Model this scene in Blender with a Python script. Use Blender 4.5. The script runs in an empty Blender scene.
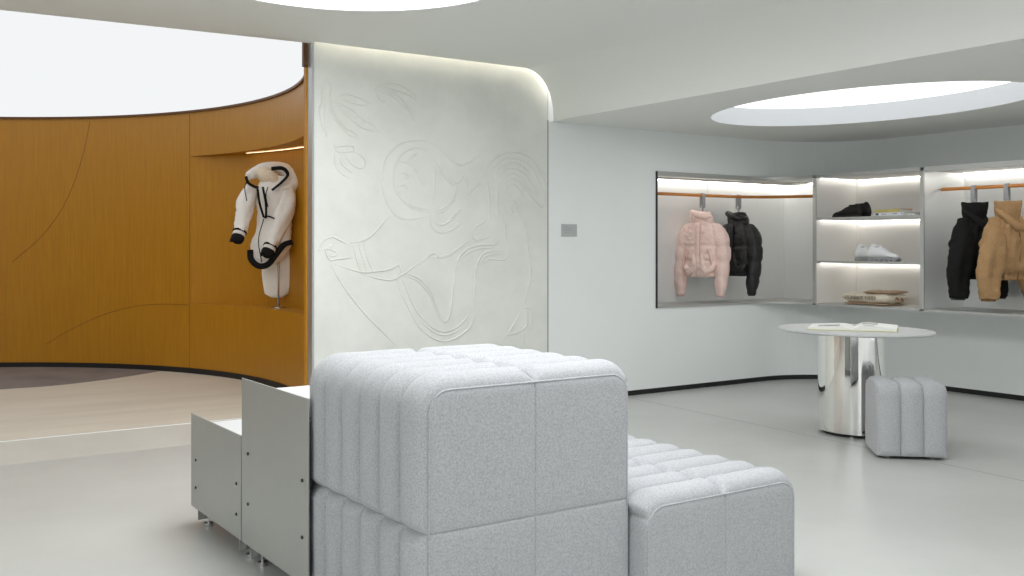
import bpy, bmesh, math, random
from mathutils import Vector, Matrix, noise
random.seed(7)
PI = math.pi
S = bpy.context.scene
COL = S.collection

# ------------------------------------------------------------------ camera, world, exposure
F = 1000.0                      # focal length in pixels of a 1024 px wide frame
YAW = math.radians(34.3)
FW = Vector((math.sin(YAW), math.cos(YAW)))
RT = Vector((math.cos(YAW), -math.sin(YAW)))
CH = 1.30                       # camera height
HZ = 248.0                      # horizon row
cam_d = bpy.data.cameras.new('camera')
cam = bpy.data.objects.new('camera', cam_d)
COL.objects.link(cam)
cam.location = (0, 0, CH)
cam.rotation_euler = (PI / 2, 0, -YAW)
cam_d.sensor_width = 36
cam_d.lens = 36 * F / 1024
cam_d.shift_y = -(288 - HZ) / 1024
cam_d.clip_start = 0.05
S.camera = cam

w = bpy.data.worlds.new('daylight')
S.world = w
w.use_nodes = True
bg = w.node_tree.nodes['Background']
bg.inputs['Color'].default_value = (0.95, 0.98, 1.0, 1)
bg.inputs['Strength'].default_value = 1.1

vs = S.view_settings
vs.view_transform = 'Standard'
vs.look = 'None'
vs.exposure = 0.0
vs.gamma = 1
vs.use_curve_mapping = False
S.cycles.use_denoising = True
S.cycles.max_bounces = 8
S.cycles.diffuse_bounces = 5
S.cycles.sample_clamp_indirect = 6

# light levels used by the lamp builders below
L_DISC = 8.0        # round luminous ceilings of the hall
L_LOW = 2.0         # oval luminous ceiling over the display corner
L_OVAL = 0.93       # stretched luminous ceiling of the round room
L_COVE = 20.0
L_SHELF = 7.0
L_CASE = 11.0
L_NICHE = 3.8


def floor_pt(px, py, z=0.0):
    d = F * (CH - z) / (py - HZ)
    r = (px - 512) / F * d
    p = RT * r + FW * d
    return Vector((p.x, p.y, z))


def on_y(px, py, Y):
    q = (px - 512) / F
    d = Y / (RT.y * q + FW.y)
    r = q * d
    return Vector(((RT * r + FW * d).x, Y, CH + (HZ - py) / F * d))


# ------------------------------------------------------------------ materials
def srgb(r, g, b):
    def f(c):
        c /= 255
        return c / 12.92 if c <= 0.04045 else ((c + 0.055) / 1.055) ** 2.4
    return (f(r), f(g), f(b), 1)


MATS = {}


def mat(name, col, rough=0.6, metal=0.0, nscale=0, namt=0.0, bump=0.0, bscale=200, stretch=None,
        emis=0, spec=0.5, sheen=0, col2=None, ior=None, bdist=0.002, aniso=0):
    m = bpy.data.materials.new(name)
    m.use_nodes = True
    nt = m.node_tree
    b = nt.nodes['Principled BSDF']
    b.inputs['Base Color'].default_value = col
    b.inputs['Roughness'].default_value = rough
    b.inputs['Metallic'].default_value = metal
    b.inputs['Specular IOR Level'].default_value = spec
    if sheen:
        b.inputs['Sheen Weight'].default_value = sheen
        b.inputs['Sheen Roughness'].default_value = 0.5
    tc = nt.nodes.new('ShaderNodeTexCoord')
    mp = nt.nodes.new('ShaderNodeMapping')
    nt.links.new(tc.outputs['Object'], mp.inputs['Vector'])
    if stretch:
        mp.inputs['Scale'].default_value = stretch
    if nscale:
        n = nt.nodes.new('ShaderNodeTexNoise')
        n.inputs['Scale'].default_value = nscale
        n.inputs['Detail'].default_value = 5
        n.inputs['Roughness'].default_value = 0.65
        nt.links.new(mp.outputs[0], n.inputs['Vector'])
        r = nt.nodes.new('ShaderNodeValToRGB')
        c2 = col2 or tuple(c * (1 - namt) for c in col[:3]) + (1,)
        r.color_ramp.elements[0].position = 0.33
        r.color_ramp.elements[0].color = c2
        r.color_ramp.elements[1].position = 0.62
        r.color_ramp.elements[1].color = tuple(min(1, c * (1 + namt * 0.4)) for c in col[:3]) + (1,)
        nt.links.new(n.outputs['Fac'], r.inputs['Fac'])
        nt.links.new(r.outputs['Color'], b.inputs['Base Color'])
    if bump:
        n2 = nt.nodes.new('ShaderNodeTexNoise')
        n2.inputs['Scale'].default_value = bscale
        n2.inputs['Detail'].default_value = 4
        nt.links.new(mp.outputs[0], n2.inputs['Vector'])
        bp = nt.nodes.new('ShaderNodeBump')
        bp.inputs['Strength'].default_value = bump
        bp.inputs['Distance'].default_value = bdist
        nt.links.new(n2.outputs['Fac'], bp.inputs['Height'])
        nt.links.new(bp.outputs[0], b.inputs['Normal'])
    if emis:
        b.inputs['Emission Color'].default_value = col
        b.inputs['Emission Strength'].default_value = emis
    MATS[name] = m
    return m


M_floor = mat('floor resin', srgb(186, 187, 184), 0.30, nscale=0.9, namt=0.07, bump=0.05, bscale=6, spec=0.35)
M_plat = mat('platform stone', srgb(208, 200, 186), 0.5, nscale=1.2, namt=0.10, stretch=(0.4, 2.5, 1))
M_ramp = mat('ramp resin', srgb(186, 181, 172), 0.5, nscale=1.2, namt=0.08)
M_reveal = mat('reveal paint', srgb(196, 198, 200), 0.8)
M_dark = mat('dark floor covering', srgb(124, 116, 113), 0.8, nscale=2.5, namt=0.2)
M_wall = mat('white painted plaster', srgb(234, 237, 236), 0.75, nscale=1.0, namt=0.02)
M_relief = mat('limewashed plaster', srgb(222, 223, 217), 0.85, nscale=2.2, namt=0.07, bump=0.15, bscale=30)
M_ceil = mat('ceiling paint', srgb(228, 229, 225), 0.85)
M_black = mat('black recess', srgb(22, 22, 22), 0.6)
M_trim = mat('aluminium trim', srgb(190, 192, 194), 0.35, 0.8)
M_wood = mat('honey veneer', srgb(178, 123, 24), 0.42, nscale=9, namt=0.10, stretch=(5, 5, 0.3), spec=0.5)
M_woodseam = mat('veneer joint', srgb(128, 84, 28), 0.6)
M_brown = mat('dark rim', srgb(96, 62, 26), 0.5)
M_metal = mat('grey powder coated sheet', srgb(166, 168, 164), 0.42, 0.35, nscale=3, namt=0.03)
M_metaltop = mat('pale sheet top', srgb(206, 208, 208), 0.4, 0.1)
M_bolt = mat('dark steel bolt', srgb(70, 70, 72), 0.4, 0.9)
M_felt = mat('heather grey felt', srgb(175, 176, 179), 0.95, nscale=190, namt=0.24, bump=0.25, bscale=320, sheen=0.1, spec=0.1)
M_seam = mat('felt piping', srgb(176, 177, 181), 0.95, nscale=120, namt=0.2, spec=0.1)
M_chrome = mat('polished steel', (0.86, 0.85, 0.83, 1), 0.04, 1.0)
M_stone = mat('pale table stone', srgb(192, 193, 193), 0.45, nscale=20, namt=0.05)
M_brush = mat('brushed stainless panel', srgb(232, 233, 232), 0.40, 0.3, nscale=30, namt=0.03, stretch=(1, 1, 30))
M_case = mat('case lacquer', srgb(222, 219, 214), 0.55)
M_caseedge = mat('case edge steel', srgb(186, 186, 183), 0.4, 0.5)
M_rail = mat('oiled wood rail', srgb(190, 122, 52), 0.4, nscale=20, namt=0.15)
M_strap = mat('grey felt strap', srgb(150, 151, 153), 0.9, nscale=200, namt=0.1)
M_steel = mat('steel fitting', srgb(200, 200, 200), 0.25, 1.0)
M_pink = mat('blush nylon', srgb(238, 208, 198), 0.5, bump=0.6, bscale=19, bdist=0.03, spec=0.4)
M_pinkd = mat('blush seam', srgb(212, 172, 162), 0.6)
M_blackn = mat('black nylon', srgb(24, 24, 25), 0.5, bump=0.6, bscale=19, bdist=0.03)
M_blackf = mat('black fleece', srgb(26, 26, 26), 0.9, bump=0.5, bscale=30, bdist=0.01, spec=0.2)
M_camel = mat('camel wool', srgb(168, 134, 96), 0.95, nscale=60, namt=0.12, bump=0.5, bscale=22, bdist=0.012, spec=0.15)
M_cameld = mat('camel seam', srgb(128, 92, 56), 0.95)
M_whitef = mat('white fleece', srgb(236, 232, 226), 0.9, bump=0.4, bscale=24, bdist=0.01, spec=0.2)
M_cream = mat('cream lining', srgb(230, 214, 190), 0.95, nscale=60, namt=0.12)
M_shoew = mat('white knit', srgb(236, 237, 238), 0.7, bump=0.2, bscale=300)
M_solegrey = mat('grey rubber', srgb(150, 151, 152), 0.6)
M_soledark = mat('black rubber', srgb(28, 27, 27), 0.6)
M_suede = mat('black suede', srgb(32, 30, 29), 0.85, nscale=50, namt=0.3)
M_blanket = mat('cream wool blanket', srgb(216, 206, 188), 0.95, nscale=60, namt=0.10, bump=0.4, bscale=120)
M_tan = mat('tan wool', srgb(176, 148, 120), 0.95, nscale=60, namt=0.15)
M_greyink = mat('grey knitted letters', srgb(166, 156, 140), 0.95)
M_page = mat('book page', srgb(236, 236, 232), 0.7)
M_ygreen = mat('yellow green cover', srgb(186, 184, 60), 0.5)
M_yellow = mat('yellow book cloth', srgb(206, 190, 104), 0.6)
M_red = mat('red paper cover', srgb(196, 92, 84), 0.6)
M_bookw = mat('white book cloth', srgb(222, 224, 226), 0.6)
M_ink = mat('printed dark grey', srgb(96, 98, 102), 0.7)
M_photo = mat('printed photo', srgb(168, 168, 166), 0.4, nscale=9, namt=0.6)
M_orange = mat('printed orange photo', srgb(196, 120, 70), 0.4, nscale=9, namt=0.4)
M_plaque = mat('grey plaque', srgb(186, 188, 188), 0.4, 0.3)
M_plaqued = mat('plaque lettering', srgb(166, 168, 168), 0.5)


def emit(name, col, strength):
    m = bpy.data.materials.new(name)
    m.use_nodes = True
    nt = m.node_tree
    nt.nodes.clear()
    e = nt.nodes.new('ShaderNodeEmission')
    e.inputs['Color'].default_value = col
    e.inputs['Strength'].default_value = strength
    o = nt.nodes.new('ShaderNodeOutputMaterial')
    nt.links.new(e.outputs[0], o.inputs[0])
    return m


E_disc = emit('luminous disc', (0.97, 0.99, 1, 1), L_DISC)
E_low = emit('luminous oval', (0.97, 0.99, 1, 1), L_LOW)
E_oval = emit('luminous stretched ceiling', (0.965, 0.985, 1, 1), L_OVAL)
E_cove = emit('cove light', (1, 0.93, 0.80, 1), L_COVE)
E_shelf = emit('shelf light', (1, 0.97, 0.92, 1), L_SHELF)
E_case = emit('case light', (1, 0.97, 0.90, 1), L_CASE)
E_niche = emit('niche light', (1, 0.82, 0.55, 1), L_NICHE)


# ------------------------------------------------------------------ helpers
def link(name, bm, m, parent=None, smooth=False, loc=None, rz=0):
    me = bpy.data.meshes.new(name)
    if isinstance(m, (list, tuple)):
        for q in m:
            me.materials.append(q)
    else:
        me.materials.append(m)
    bmesh.ops.recalc_face_normals(bm, faces=bm.faces)
    if smooth:
        for f in bm.faces:
            f.smooth = True
    bm.to_mesh(me)
    bm.free()
    o = bpy.data.objects.new(name, me)
    COL.objects.link(o)
    if parent is not None:
        o.parent = parent
    if loc is not None:
        o.location = loc
        o.rotation_euler = (0, 0, rz)
    return o


def thing(name, label, cat, loc=(0, 0, 0), rz=0, group=None):
    o = bpy.data.objects.new(name, None)
    COL.objects.link(o)
    o.empty_display_size = 0.1
    o.location = loc
    o.rotation_euler = (0, 0, rz)
    o['label'] = label
    o['category'] = cat
    if group:
        o['group'] = group
    return o


def tag(o, label, cat, group=None):
    o['label'] = label
    o['category'] = cat
    if group:
        o['group'] = group
    return o


def struct(name, bm, m, parent=None, smooth=False):
    o = link(name, bm, m, parent, smooth)
    if parent is None:
        o['kind'] = 'structure'
    return o


def NB():
    return bmesh.new()


def box(bm, x0, x1, y0, y1, z0, z1, bev=0.0, mi=0, rot=None, seg=2):
    r = bmesh.ops.create_cube(bm, size=1)
    vs_ = r['verts']
    for v in vs_:
        v.co = Vector((x0 + (v.co.x + .5) * (x1 - x0), y0 + (v.co.y + .5) * (y1 - y0), z0 + (v.co.z + .5) * (z1 - z0)))
    fs = set(f for v in vs_ for f in v.link_faces)
    for f in fs:
        f.material_index = mi
    if bev:
        es = set(e for v in vs_ for e in v.link_edges)
        rr = bmesh.ops.bevel(bm, geom=list(es), offset=bev, segments=seg, affect='EDGES', profile=0.5)
        vs_ = list(set(v for f in rr['faces'] for v in f.verts) | set(v for v in vs_ if v.is_valid))
    if rot is not None:
        bmesh.ops.transform(bm, matrix=rot, verts=[v for v in vs_ if v.is_valid])
    return vs_


def cyl(bm, c, r, h, seg=32, r2=None, axis='Z', ry=None):
    res = bmesh.ops.create_cone(bm, cap_ends=True, segments=seg, radius1=r, radius2=r if r2 is None else r2, depth=h)
    mm = Matrix.Translation(Vector(c))
    if axis == 'X':
        mm = mm @ Matrix.Rotation(PI / 2, 4, 'Y')
    elif axis == 'Y':
        mm = mm @ Matrix.Rotation(-PI / 2, 4, 'X')
    if ry is not None:
        mm = mm @ Matrix.Diagonal((1, ry / r, 1, 1))
    bmesh.ops.transform(bm, matrix=mm, verts=res['verts'])
    return res['verts']


def loft(bm, rings, cap=True, closed=True, mi=0):
    R = [[bm.verts.new(p) for p in ring] for ring in rings]
    n = len(R[0])
    for a, b in zip(R, R[1:]):
        for i in range(n if closed else n - 1):
            j = (i + 1) % n
            f = bm.faces.new((a[i], a[j], b[j], b[i]))
            f.material_index = mi
    if cap and closed:
        for q in (R[0], R[-1]):
            f = bm.faces.new(q)
            f.material_index = mi
    return R


def crom(pts, n=8):
    pts = [tuple(p) for p in pts]
    if len(pts) < 3:
        return pts if len(pts) < 2 else [tuple(a + (b - a) * k / n for a, b in zip(pts[0], pts[1])) for k in range(n + 1)]
    P = [tuple(2 * a - b for a, b in zip(pts[0], pts[1]))] + pts + [tuple(2 * a - b for a, b in zip(pts[-1], pts[-2]))]
    out = []
    for i in range(1, len(P) - 2):
        for k in range(n):
            t = k / n
            out.append(tuple(0.5 * (2 * b + (c - a) * t + (2 * a - 5 * b + 4 * c - d) * t * t + (3 * b - a - 3 * c + d) * t ** 3)
                             for a, b, c, d in zip(P[i - 1], P[i], P[i + 1], P[i + 2])))
    out.append(pts[-1])
    return out


def tube(bm, pts, rad, seg=10, flat=1.0, up=Vector((0, 0, 1)), cap=True, mod=None, mi=0):
    """pts list of Vector; rad float or list; flat scales the second axis; mod(t, ang) extra radius factor"""
    pts = [Vector(p) for p in pts]
    n = len(pts)
    rings = []
    prev = None
    for i, p in enumerate(pts):
        d = (pts[min(i + 1, n - 1)] - pts[max(i - 1, 0)]).normalized()
        if prev is None:
            a = up.cross(d)
            if a.length < 0.1:
                a = Vector((1, 0, 0)).cross(d)
            a.normalize()
        else:
            a = (prev - d * prev.dot(d)).normalized()
        prev = a
        b = d.cross(a)
        r = rad[i] if isinstance(rad, (list, tuple)) else rad
        ring = []
        for k in range(seg):
            an = 2 * PI * k / seg
            q = r * (mod(i / (n - 1), an) if mod else 1)
            ring.append(p + a * math.cos(an) * q + b * math.sin(an) * q * flat)
        rings.append(ring)
    return loft(bm, rings, cap, True, mi)


def prism(bm, poly, z0, z1, mi=0):
    a = [bm.verts.new((p[0], p[1], z0)) for p in poly]
    b = [bm.verts.new((p[0], p[1], z1)) for p in poly]
    n = len(poly)
    for i in range(n):
        bm.faces.new((a[i], a[(i + 1) % n], b[(i + 1) % n], b[i])).material_index = mi
    bm.faces.new(a[::-1]).material_index = mi
    bm.faces.new(b).material_index = mi


def strip(bm, line, z0, z1, off=0.0):
    """thick vertical wall along an open plan polyline, thickened by off to its left side"""
    n = len(line)
    nor = []
    for i in range(n):
        d = (Vector(line[min(i + 1, n - 1)]) - Vector(line[max(i - 1, 0)])).normalized()
        nor.append(Vector((-d.y, d.x)))
    rings = []
    for p, q in zip(line, nor):
        o = Vector(p) + q * off
        rings.append([(p[0], p[1], z0), (p[0], p[1], z1), (o.x, o.y, z1), (o.x, o.y, z0)])
    loft(bm, rings)


def sheet_holes(bm, outer, holes, z, up=0.03):
    """flat slab at height z with elliptical holes"""
    edges = []
    for loop in [outer] + holes:
        vv = [bm.verts.new((p[0], p[1], z)) for p in loop]
        edges += [bm.edges.new((vv[i], vv[(i + 1) % len(vv)])) for i in range(len(vv))]
    bmesh.ops.triangle_fill(bm, use_beauty=True, use_dissolve=False, edges=edges)


def ellipse(cx, cy, a, b, n=72, rot=0):
    out = []
    for k in range(n):
        t = 2 * PI * k / n
        x, y = a * math.cos(t), b * math.sin(t)
        out.append((cx + x * math.cos(rot) - y * math.sin(rot), cy + x * math.sin(rot) + y * math.cos(rot)))
    return out


# ------------------------------------------------------------------ plan of the place
YW = 6.68            # plane of the relief wall and the white display wall
XR0, XR1 = 2.835, 4.92
XW = 8.38            # right hand wall
XF = 7.70            # front of the wall-hung case
CZ0, CZ1 = 0.76, 1.99
CEIL, LOW = 2.76, 2.35
XE0, XE1 = 4.635, 4.94
OC = Vector((-0.216, 8.38))      # centre of the round room
OR = 3.44
PZ = 0.08            # platform height
YB = -3.6            # back of the hall
XL = -3.7

# floor
bm = NB(); box(bm, XL, XW + .3, YB, 12.4, -0.1, 0.0); struct('floor', bm, M_floor)
q0, q1 = floor_pt(630.7, 398), floor_pt(1024, 481)
qd = (q1 - q0) / (q0.y - q1.y)
qa, qb = q0 + qd * (q0.y - YW), q0 + qd * (q0.y - YB)
bm = NB(); prism(bm, [(qa.x - .003, qa.y), (qa.x + .003, qa.y), (qb.x + .003, qb.y), (qb.x - .003, qb.y)], 0.0, 0.0008); struct('trim_1', bm, M_solegrey)

# right wall and display wall in plan, with the rounded inner corner
R = 0.85
cornerline = [(XR1, YW), (6.13, YW)]
arc = [(XW - R + R * math.sin(t), YW - R + R * math.cos(t)) for t in [PI / 2 * k / 20 for k in range(21)]]
full = [(XR1, YW), (6.13, YW)] + arc + [(XW, 3.2), (XW, YB)]
bm = NB(); strip(bm, full, 0.045, CZ0, 0.12); strip(bm, full, CZ1, 3.0, 0.12)
strip(bm, [(XR1, YW), (6.13, YW)], CZ0, CZ1, 0.12)
strip(bm, [(XW, 3.2), (XW, YB)], CZ0, CZ1, 0.12)
struct('wall_right', bm, M_wall)
bm = NB(); strip(bm, [(XR1, YW + .015)] + [(p[0] + .008, p[1] + .008) for p in full[1:]], 0.0, 0.047, 0.1)
struct('baseboard_right', bm, M_black)

# relief wall
bm = NB(); box(bm, XR0 + .012, XR1 - .006, YW, YW + .10, 0, 2.98)
wall_rel = struct('wall_relief', bm, M_relief)
bm = NB(); box(bm, XR0 - .004, XR0 + .012, YW - .006, YW + .10, 0, 2.98)
struct('trim_2', bm, M_trim)
bm = NB(); box(bm, XR1 - .006, XR1, YW - .002, YW + .05, 0, 2.36); struct('trim_3', bm, M_bolt)

# main ceiling with round openings
discs = [(2.24, 4.79, 0.94), (2.24, 2.42, 0.94), (2.24, -2.2, 0.94), (-2.3, 2.42, 0.94), (-2.3, -2.2, 0.94)]  # first disc is in view; the others are unseen, added as top light
XC = XE0
outer = [(XL, YB), (XC, YB), (XC, YW - .045), (XR0, YW - .045), (XR0, YW + .02), (XL, YW + .47)]
bm = NB()
sheet_holes(bm, outer, [ellipse(x, y, r, r) for x, y, r in discs], CEIL)
# rounded edge running down to the lower ceiling
prof = []
for k in range(25):
    t = PI / 2 * k / 24
    prof.append((XE0 + (XE1 - XE0) * math.sin(t) ** 0.95, CEIL - (CEIL - LOW) * (1 - math.cos(t) ** 0.85)))
loft(bm, [[(x, y, z) for x, z in prof] for y in (YB, YW - .045)], cap=False, closed=False)
ce = struct('ceiling', bm, M_ceil)
for f in ce.data.polygons:
    if abs(f.normal.z) < 0.999:
        f.use_smooth = True
bm = NB()   # slim edge and the slot behind it
loft(bm, [[(x, y, CEIL), (x, y, CEIL + .035)] for x, y in [(XL, YW + .47), (XR0, YW + .02), (XR0, YW - .045), (XE0, YW - .045)]], cap=False, closed=False)
struct('trim_4', bm, M_ceil)
bm = NB()
box(bm, XR0, XR1 + .3, YW - .4, YW + .16, 3.0, 3.04)  # unseen cap and sides, added to stop light leaking at the slot
box(bm, XR0, XR1 + .3, YW - .44, YW - .40, CEIL + .02, 3.02)
box(bm, XR0 - .04, XR0, YW - .42, YW + .02, CEIL + .001, 3.04)
struct('ceiling_leak_cap', bm, M_ceil)
# lower ceiling
lo = (6.35, 4.69, 0.87, 1.28)
lo2 = (6.35, 0.6, 0.87, 1.28)  # second oval light, added out of view
bm = NB()
sheet_holes(bm, [(XE1, YB), (XW + .1, YB), (XW + .1, YW + .1), (XE1 - .02, YW + .1), (XE1, YW - .045)],
            [ellipse(*lo), ellipse(*lo2)], LOW)
struct('ceiling_low', bm, M_ceil)


def lamp(name, cx, cy, a, b, z, depth, em, label, cat, group):
    t = thing(name, label, cat, (cx, cy, z), 0, group)
    bm = NB()
    loft(bm, [[(p[0], p[1], zz) for p in ellipse(0, 0, a, b)] for zz in (0, depth)], cap=False)
    link('reveal', bm, M_reveal, t, smooth=True)
    bm = NB()
    vv = [bm.verts.new((p[0], p[1], depth)) for p in ellipse(0, 0, a, b)]
    bm.faces.new(vv)
    link('diffuser', bm, em, t)


for i, (x, y, r) in enumerate(discs):
    lamp('ceiling_light', x, y, r, r, CEIL, 0.05, E_disc,
         ['round luminous ceiling light cut by the top of the picture before the relief wall',
          'added unseen round ceiling light above the tall felt block',
          'added unseen round ceiling light behind the viewer, right row',
          'added unseen round ceiling light in the left row nearer the round room',
          'added unseen round ceiling light behind the viewer, left row'][i],
         'ceiling light', 'round ceiling lights of the hall')
lamp('ceiling_light', lo[0], lo[1], lo[2], lo[3], LOW, 0.15, E_low,
     'oval recessed ceiling light above the steel table and display corner', 'ceiling light', 'oval lights of the low ceiling')
lamp('ceiling_light', lo2[0], lo2[1], lo2[2], lo2[3], LOW, 0.15, E_low,
     'added unseen oval ceiling light of the low ceiling outside the picture', 'ceiling light', 'oval lights of the low ceiling')

# cove light above the relief wall, following the rounded ceiling edge
bm = NB()
cl = [(XR0 + .02, CEIL + .13)] + [(x + .10 * (k / 24), z + .13 - .09 * (k / 24)) for k, (x, z) in enumerate(prof[:-6])]
loft(bm, [[(x, YW - .080, z), (x, YW - .058, z + .0)] for x, z in cl], cap=False, closed=False)
tag(link('cove_light', bm, E_cove), 'warm cove light strip hidden above the relief wall', 'cove light')

# rest of the hall
bm = NB(); box(bm, XL - .12, XL, YB, YW, 0, 3.0); struct('wall_left', bm, M_wall)
bm = NB()
for x0, x1 in ((XL, -3.2), (-.1, .25), (3.4, 3.75), (6.9, XW + .1)):
    box(bm, x0, x1, YB - .15, YB, 0, 3.0)
box(bm, XL, XW + .1, YB - .15, YB, 2.45, 3.0)
struct('wall_back', bm, M_wall)

# ------------------------------------------------------------------ round room
bm = NB()
pl = [(2.80, YW)] + [(OC.x + OR * math.cos(a), OC.y + OR * math.sin(a)) for a in
                     [math.radians(-29.9 + (209.9 + 30) * k / 90) for k in range(91)]] + [(XL, YW)]
YR = 7.03
pl = [(XR0 - .01, YR)] + [p for p in pl if p[1] >= YR] + [(XL, YR)]
prism(bm, pl, 0.0, PZ)
struct('floor_platform', bm, M_plat)
bm = NB()
a_ = [bm.verts.new(p) for p in ((XL, YW - .02, .0), (XR0 - .01, YW - .02, .0), (XR0 - .01, YR, PZ), (XL, YR, PZ))]
bm.faces.new(a_)
box(bm, XL, XR0 - .01, YR - .012, YR, PZ - .02, PZ + .0006, mi=1)  # white strip paints a highlight along the ramp's upper edge
struct('floor_ramp', bm, [M_ramp, M_wall])
bm = NB()
db = crom([(-30, 393), (0, 389.5), (50, 386), (100, 380.5), (140, 374.5), (158, 371.5)], 6)
pts = [floor_pt(x, y, PZ) for x, y in db]
pts = [Vector((p.x, p.y)) for p in pts]
inn = []
for p in pts:
    inn.append(p)
a0 = math.atan2(inn[-1].y - OC.y, inn[-1].x - OC.x)
a1 = math.atan2(inn[0].y - OC.y, inn[0].x - OC.x)
back = [OC + Vector((math.cos(a0 + (math.radians(176) - a0) * k / 40), math.sin(a0 + (math.radians(176) - a0) * k / 40))) * (OR - .01) for k in range(41)]
poly = [p for p in inn if (p - OC).length < OR] + back
prism(bm, [(p.x, p.y) for p in poly], PZ, PZ + .003)
struct('floor_dark', bm, M_dark)

RIM = 2.62
N0, N1 = 2.195, 0.76          # niche top and ledge
A_S = -28.0


def ang_at(px):
    q = (px - 512) / F
    d = (RT * q + FW).normalized()
    # ray from the origin meeting the far side of the circle
    b = d.dot(OC)
    disc = b * b - (OC.length_squared - OR * OR)
    t = b + math.sqrt(disc)
    p = d * t
    return math.degrees(math.atan2(p.y - OC.y, p.x - OC.x))


A_N = ang_at(191)            # where the niche begins


def ndepth(a):
    """niche depth behind the curved face"""
    t = max(0.0, (A_N - a) / 40.0)
    return 0.42 * min(1, t) ** 0.85 if t > 0 else 0.0


def arcpts(a_from, a_to, rad, n=60, fn=None):
    out = []
    for k in range(n + 1):
        a = a_from + (a_to - a_from) * k / n
        r = rad + (fn(a) if fn else 0)
        out.append((OC.x + r * math.cos(math.radians(a)), OC.y + r * math.sin(math.radians(a))))
    return out


bm = NB()
strip(bm, arcpts(209, A_N, OR, 90), PZ, RIM, 0.08)
strip(bm, arcpts(A_N, A_S, OR, 70), PZ, N1 - .02, 0.05)
strip(bm, arcpts(A_N, A_S, OR, 70), N0 + .02, RIM, 0.05)
inner = arcpts(A_N, A_S, OR, 70)
outer_ = [(x, max(y, YW + .12)) for x, y in arcpts(A_N, A_S, OR + .002, 70, ndepth)]
strip(bm, outer_, N1, N0, 0.04)
for z0, z1 in ((N1 - .02, N1), (N0, N0 + .02)):
    loft(bm, [[(p[0], p[1], z0), (p[0], p[1], z1), (q[0], q[1], z1), (q[0], q[1], z0)] for p, q in zip(inner, outer_)])
box(bm, 2.822, 2.845, YW + .08, YW + .12, PZ, RIM)
w_oval = struct('wall_wood', bm, M_wood)
# fine joints of the veneer, slightly proud of the curved face
bm = NB()


def circ_tube(pts_az, r=0.003):
    tube(bm, [Vector((OC.x + (OR - .001) * math.cos(math.radians(a)), OC.y + (OR - .001) * math.sin(math.radians(a)), z)) for a, z in pts_az], r, 5)


def az(px, py):
    a = ang_at(px)
    p = Vector((OC.x + OR * math.cos(math.radians(a)), OC.y + OR * math.sin(math.radians(a))))
    d = p.dot(FW)
    return (a, CH + (HZ - py) / F * d)


circ_tube([(A_N + .3, PZ + .05), (A_N + .3, RIM - .01)], 0.0025)
circ_tube([az(x, y) for x, y in crom([(90, 121), (86, 142), (80, 165), (72, 188), (60, 212), (40, 238), (12, 262)], 4)], 0.0025)
circ_tube([az(x, y) for x, y in crom([(46, 344), (68, 331), (90, 320), (115, 311), (140, 305.5), (165, 304), (188, 305)], 4)], 0.0025)
link('veneer_joint', bm, M_woodseam, w_oval)
bm = NB(); strip(bm, arcpts(209, A_S, OR - .012, 90), PZ, PZ + .05, 0.02); struct('baseboard_round', bm, M_black)
# dark rim round the luminous ceiling
bm = NB()
loft(bm, [[(p[0], p[1], RIM), (q[0], q[1], RIM), (q[0], q[1], RIM + .02), (p[0], p[1], RIM + .02)]
          for p, q in zip(arcpts(209, A_S, OR - .02, 100), arcpts(209, A_S, OR + .1, 100))])
box(bm, 2.80, 2.845, YW + .07, YW + .10, 2.60, CEIL + .03)
struct('trim_5', bm, M_brown)
# shell keeping the light in
bm = NB()
bmesh.ops.create_circle(bm, cap_ends=True, segments=80, radius=OR + 3.2, matrix=Matrix.Translation((OC.x, OC.y, 2.95)))
for v in bm.verts:
    if v.co.y < YW + .11:
        v.co.y = YW + .11
link('ceiling_diffuser', bm, E_oval)
bpy.data.objects['ceiling_diffuser']['kind'] = 'structure'
# light strip in the niche
bm = NB()
inn_ = arcpts(A_N - 12, A_S + 6, OR - .07, 40, ndepth)
out2 = arcpts(A_N - 12, A_S + 6, OR - .05, 40, ndepth)
loft(bm, [[(p[0], p[1], N0 - .006), (q[0], q[1], N0 - .006)] for p, q in zip(inn_, out2)], cap=False, closed=False)
tag(link('niche_light', bm, E_niche), 'thin warm light strip under the top of the wooden niche', 'light strip')

# ------------------------------------------------------------------ relief drawing
bm = NB()


def stroke(pts, k, ox, oy, r=0.0075, n=5):
    pts = [(ox + x * k, oy + y * k) for x, y in pts]
    P = [on_y(x, y, YW - .0005) for x, y in crom(pts, n)]
    rr = [r * min(1, .25 + 3 * min(i, len(P) - 1 - i) / len(P)) for i in range(len(P))]
    tube(bm, P, rr, 8, up=Vector((0, 1, 0)))


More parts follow.
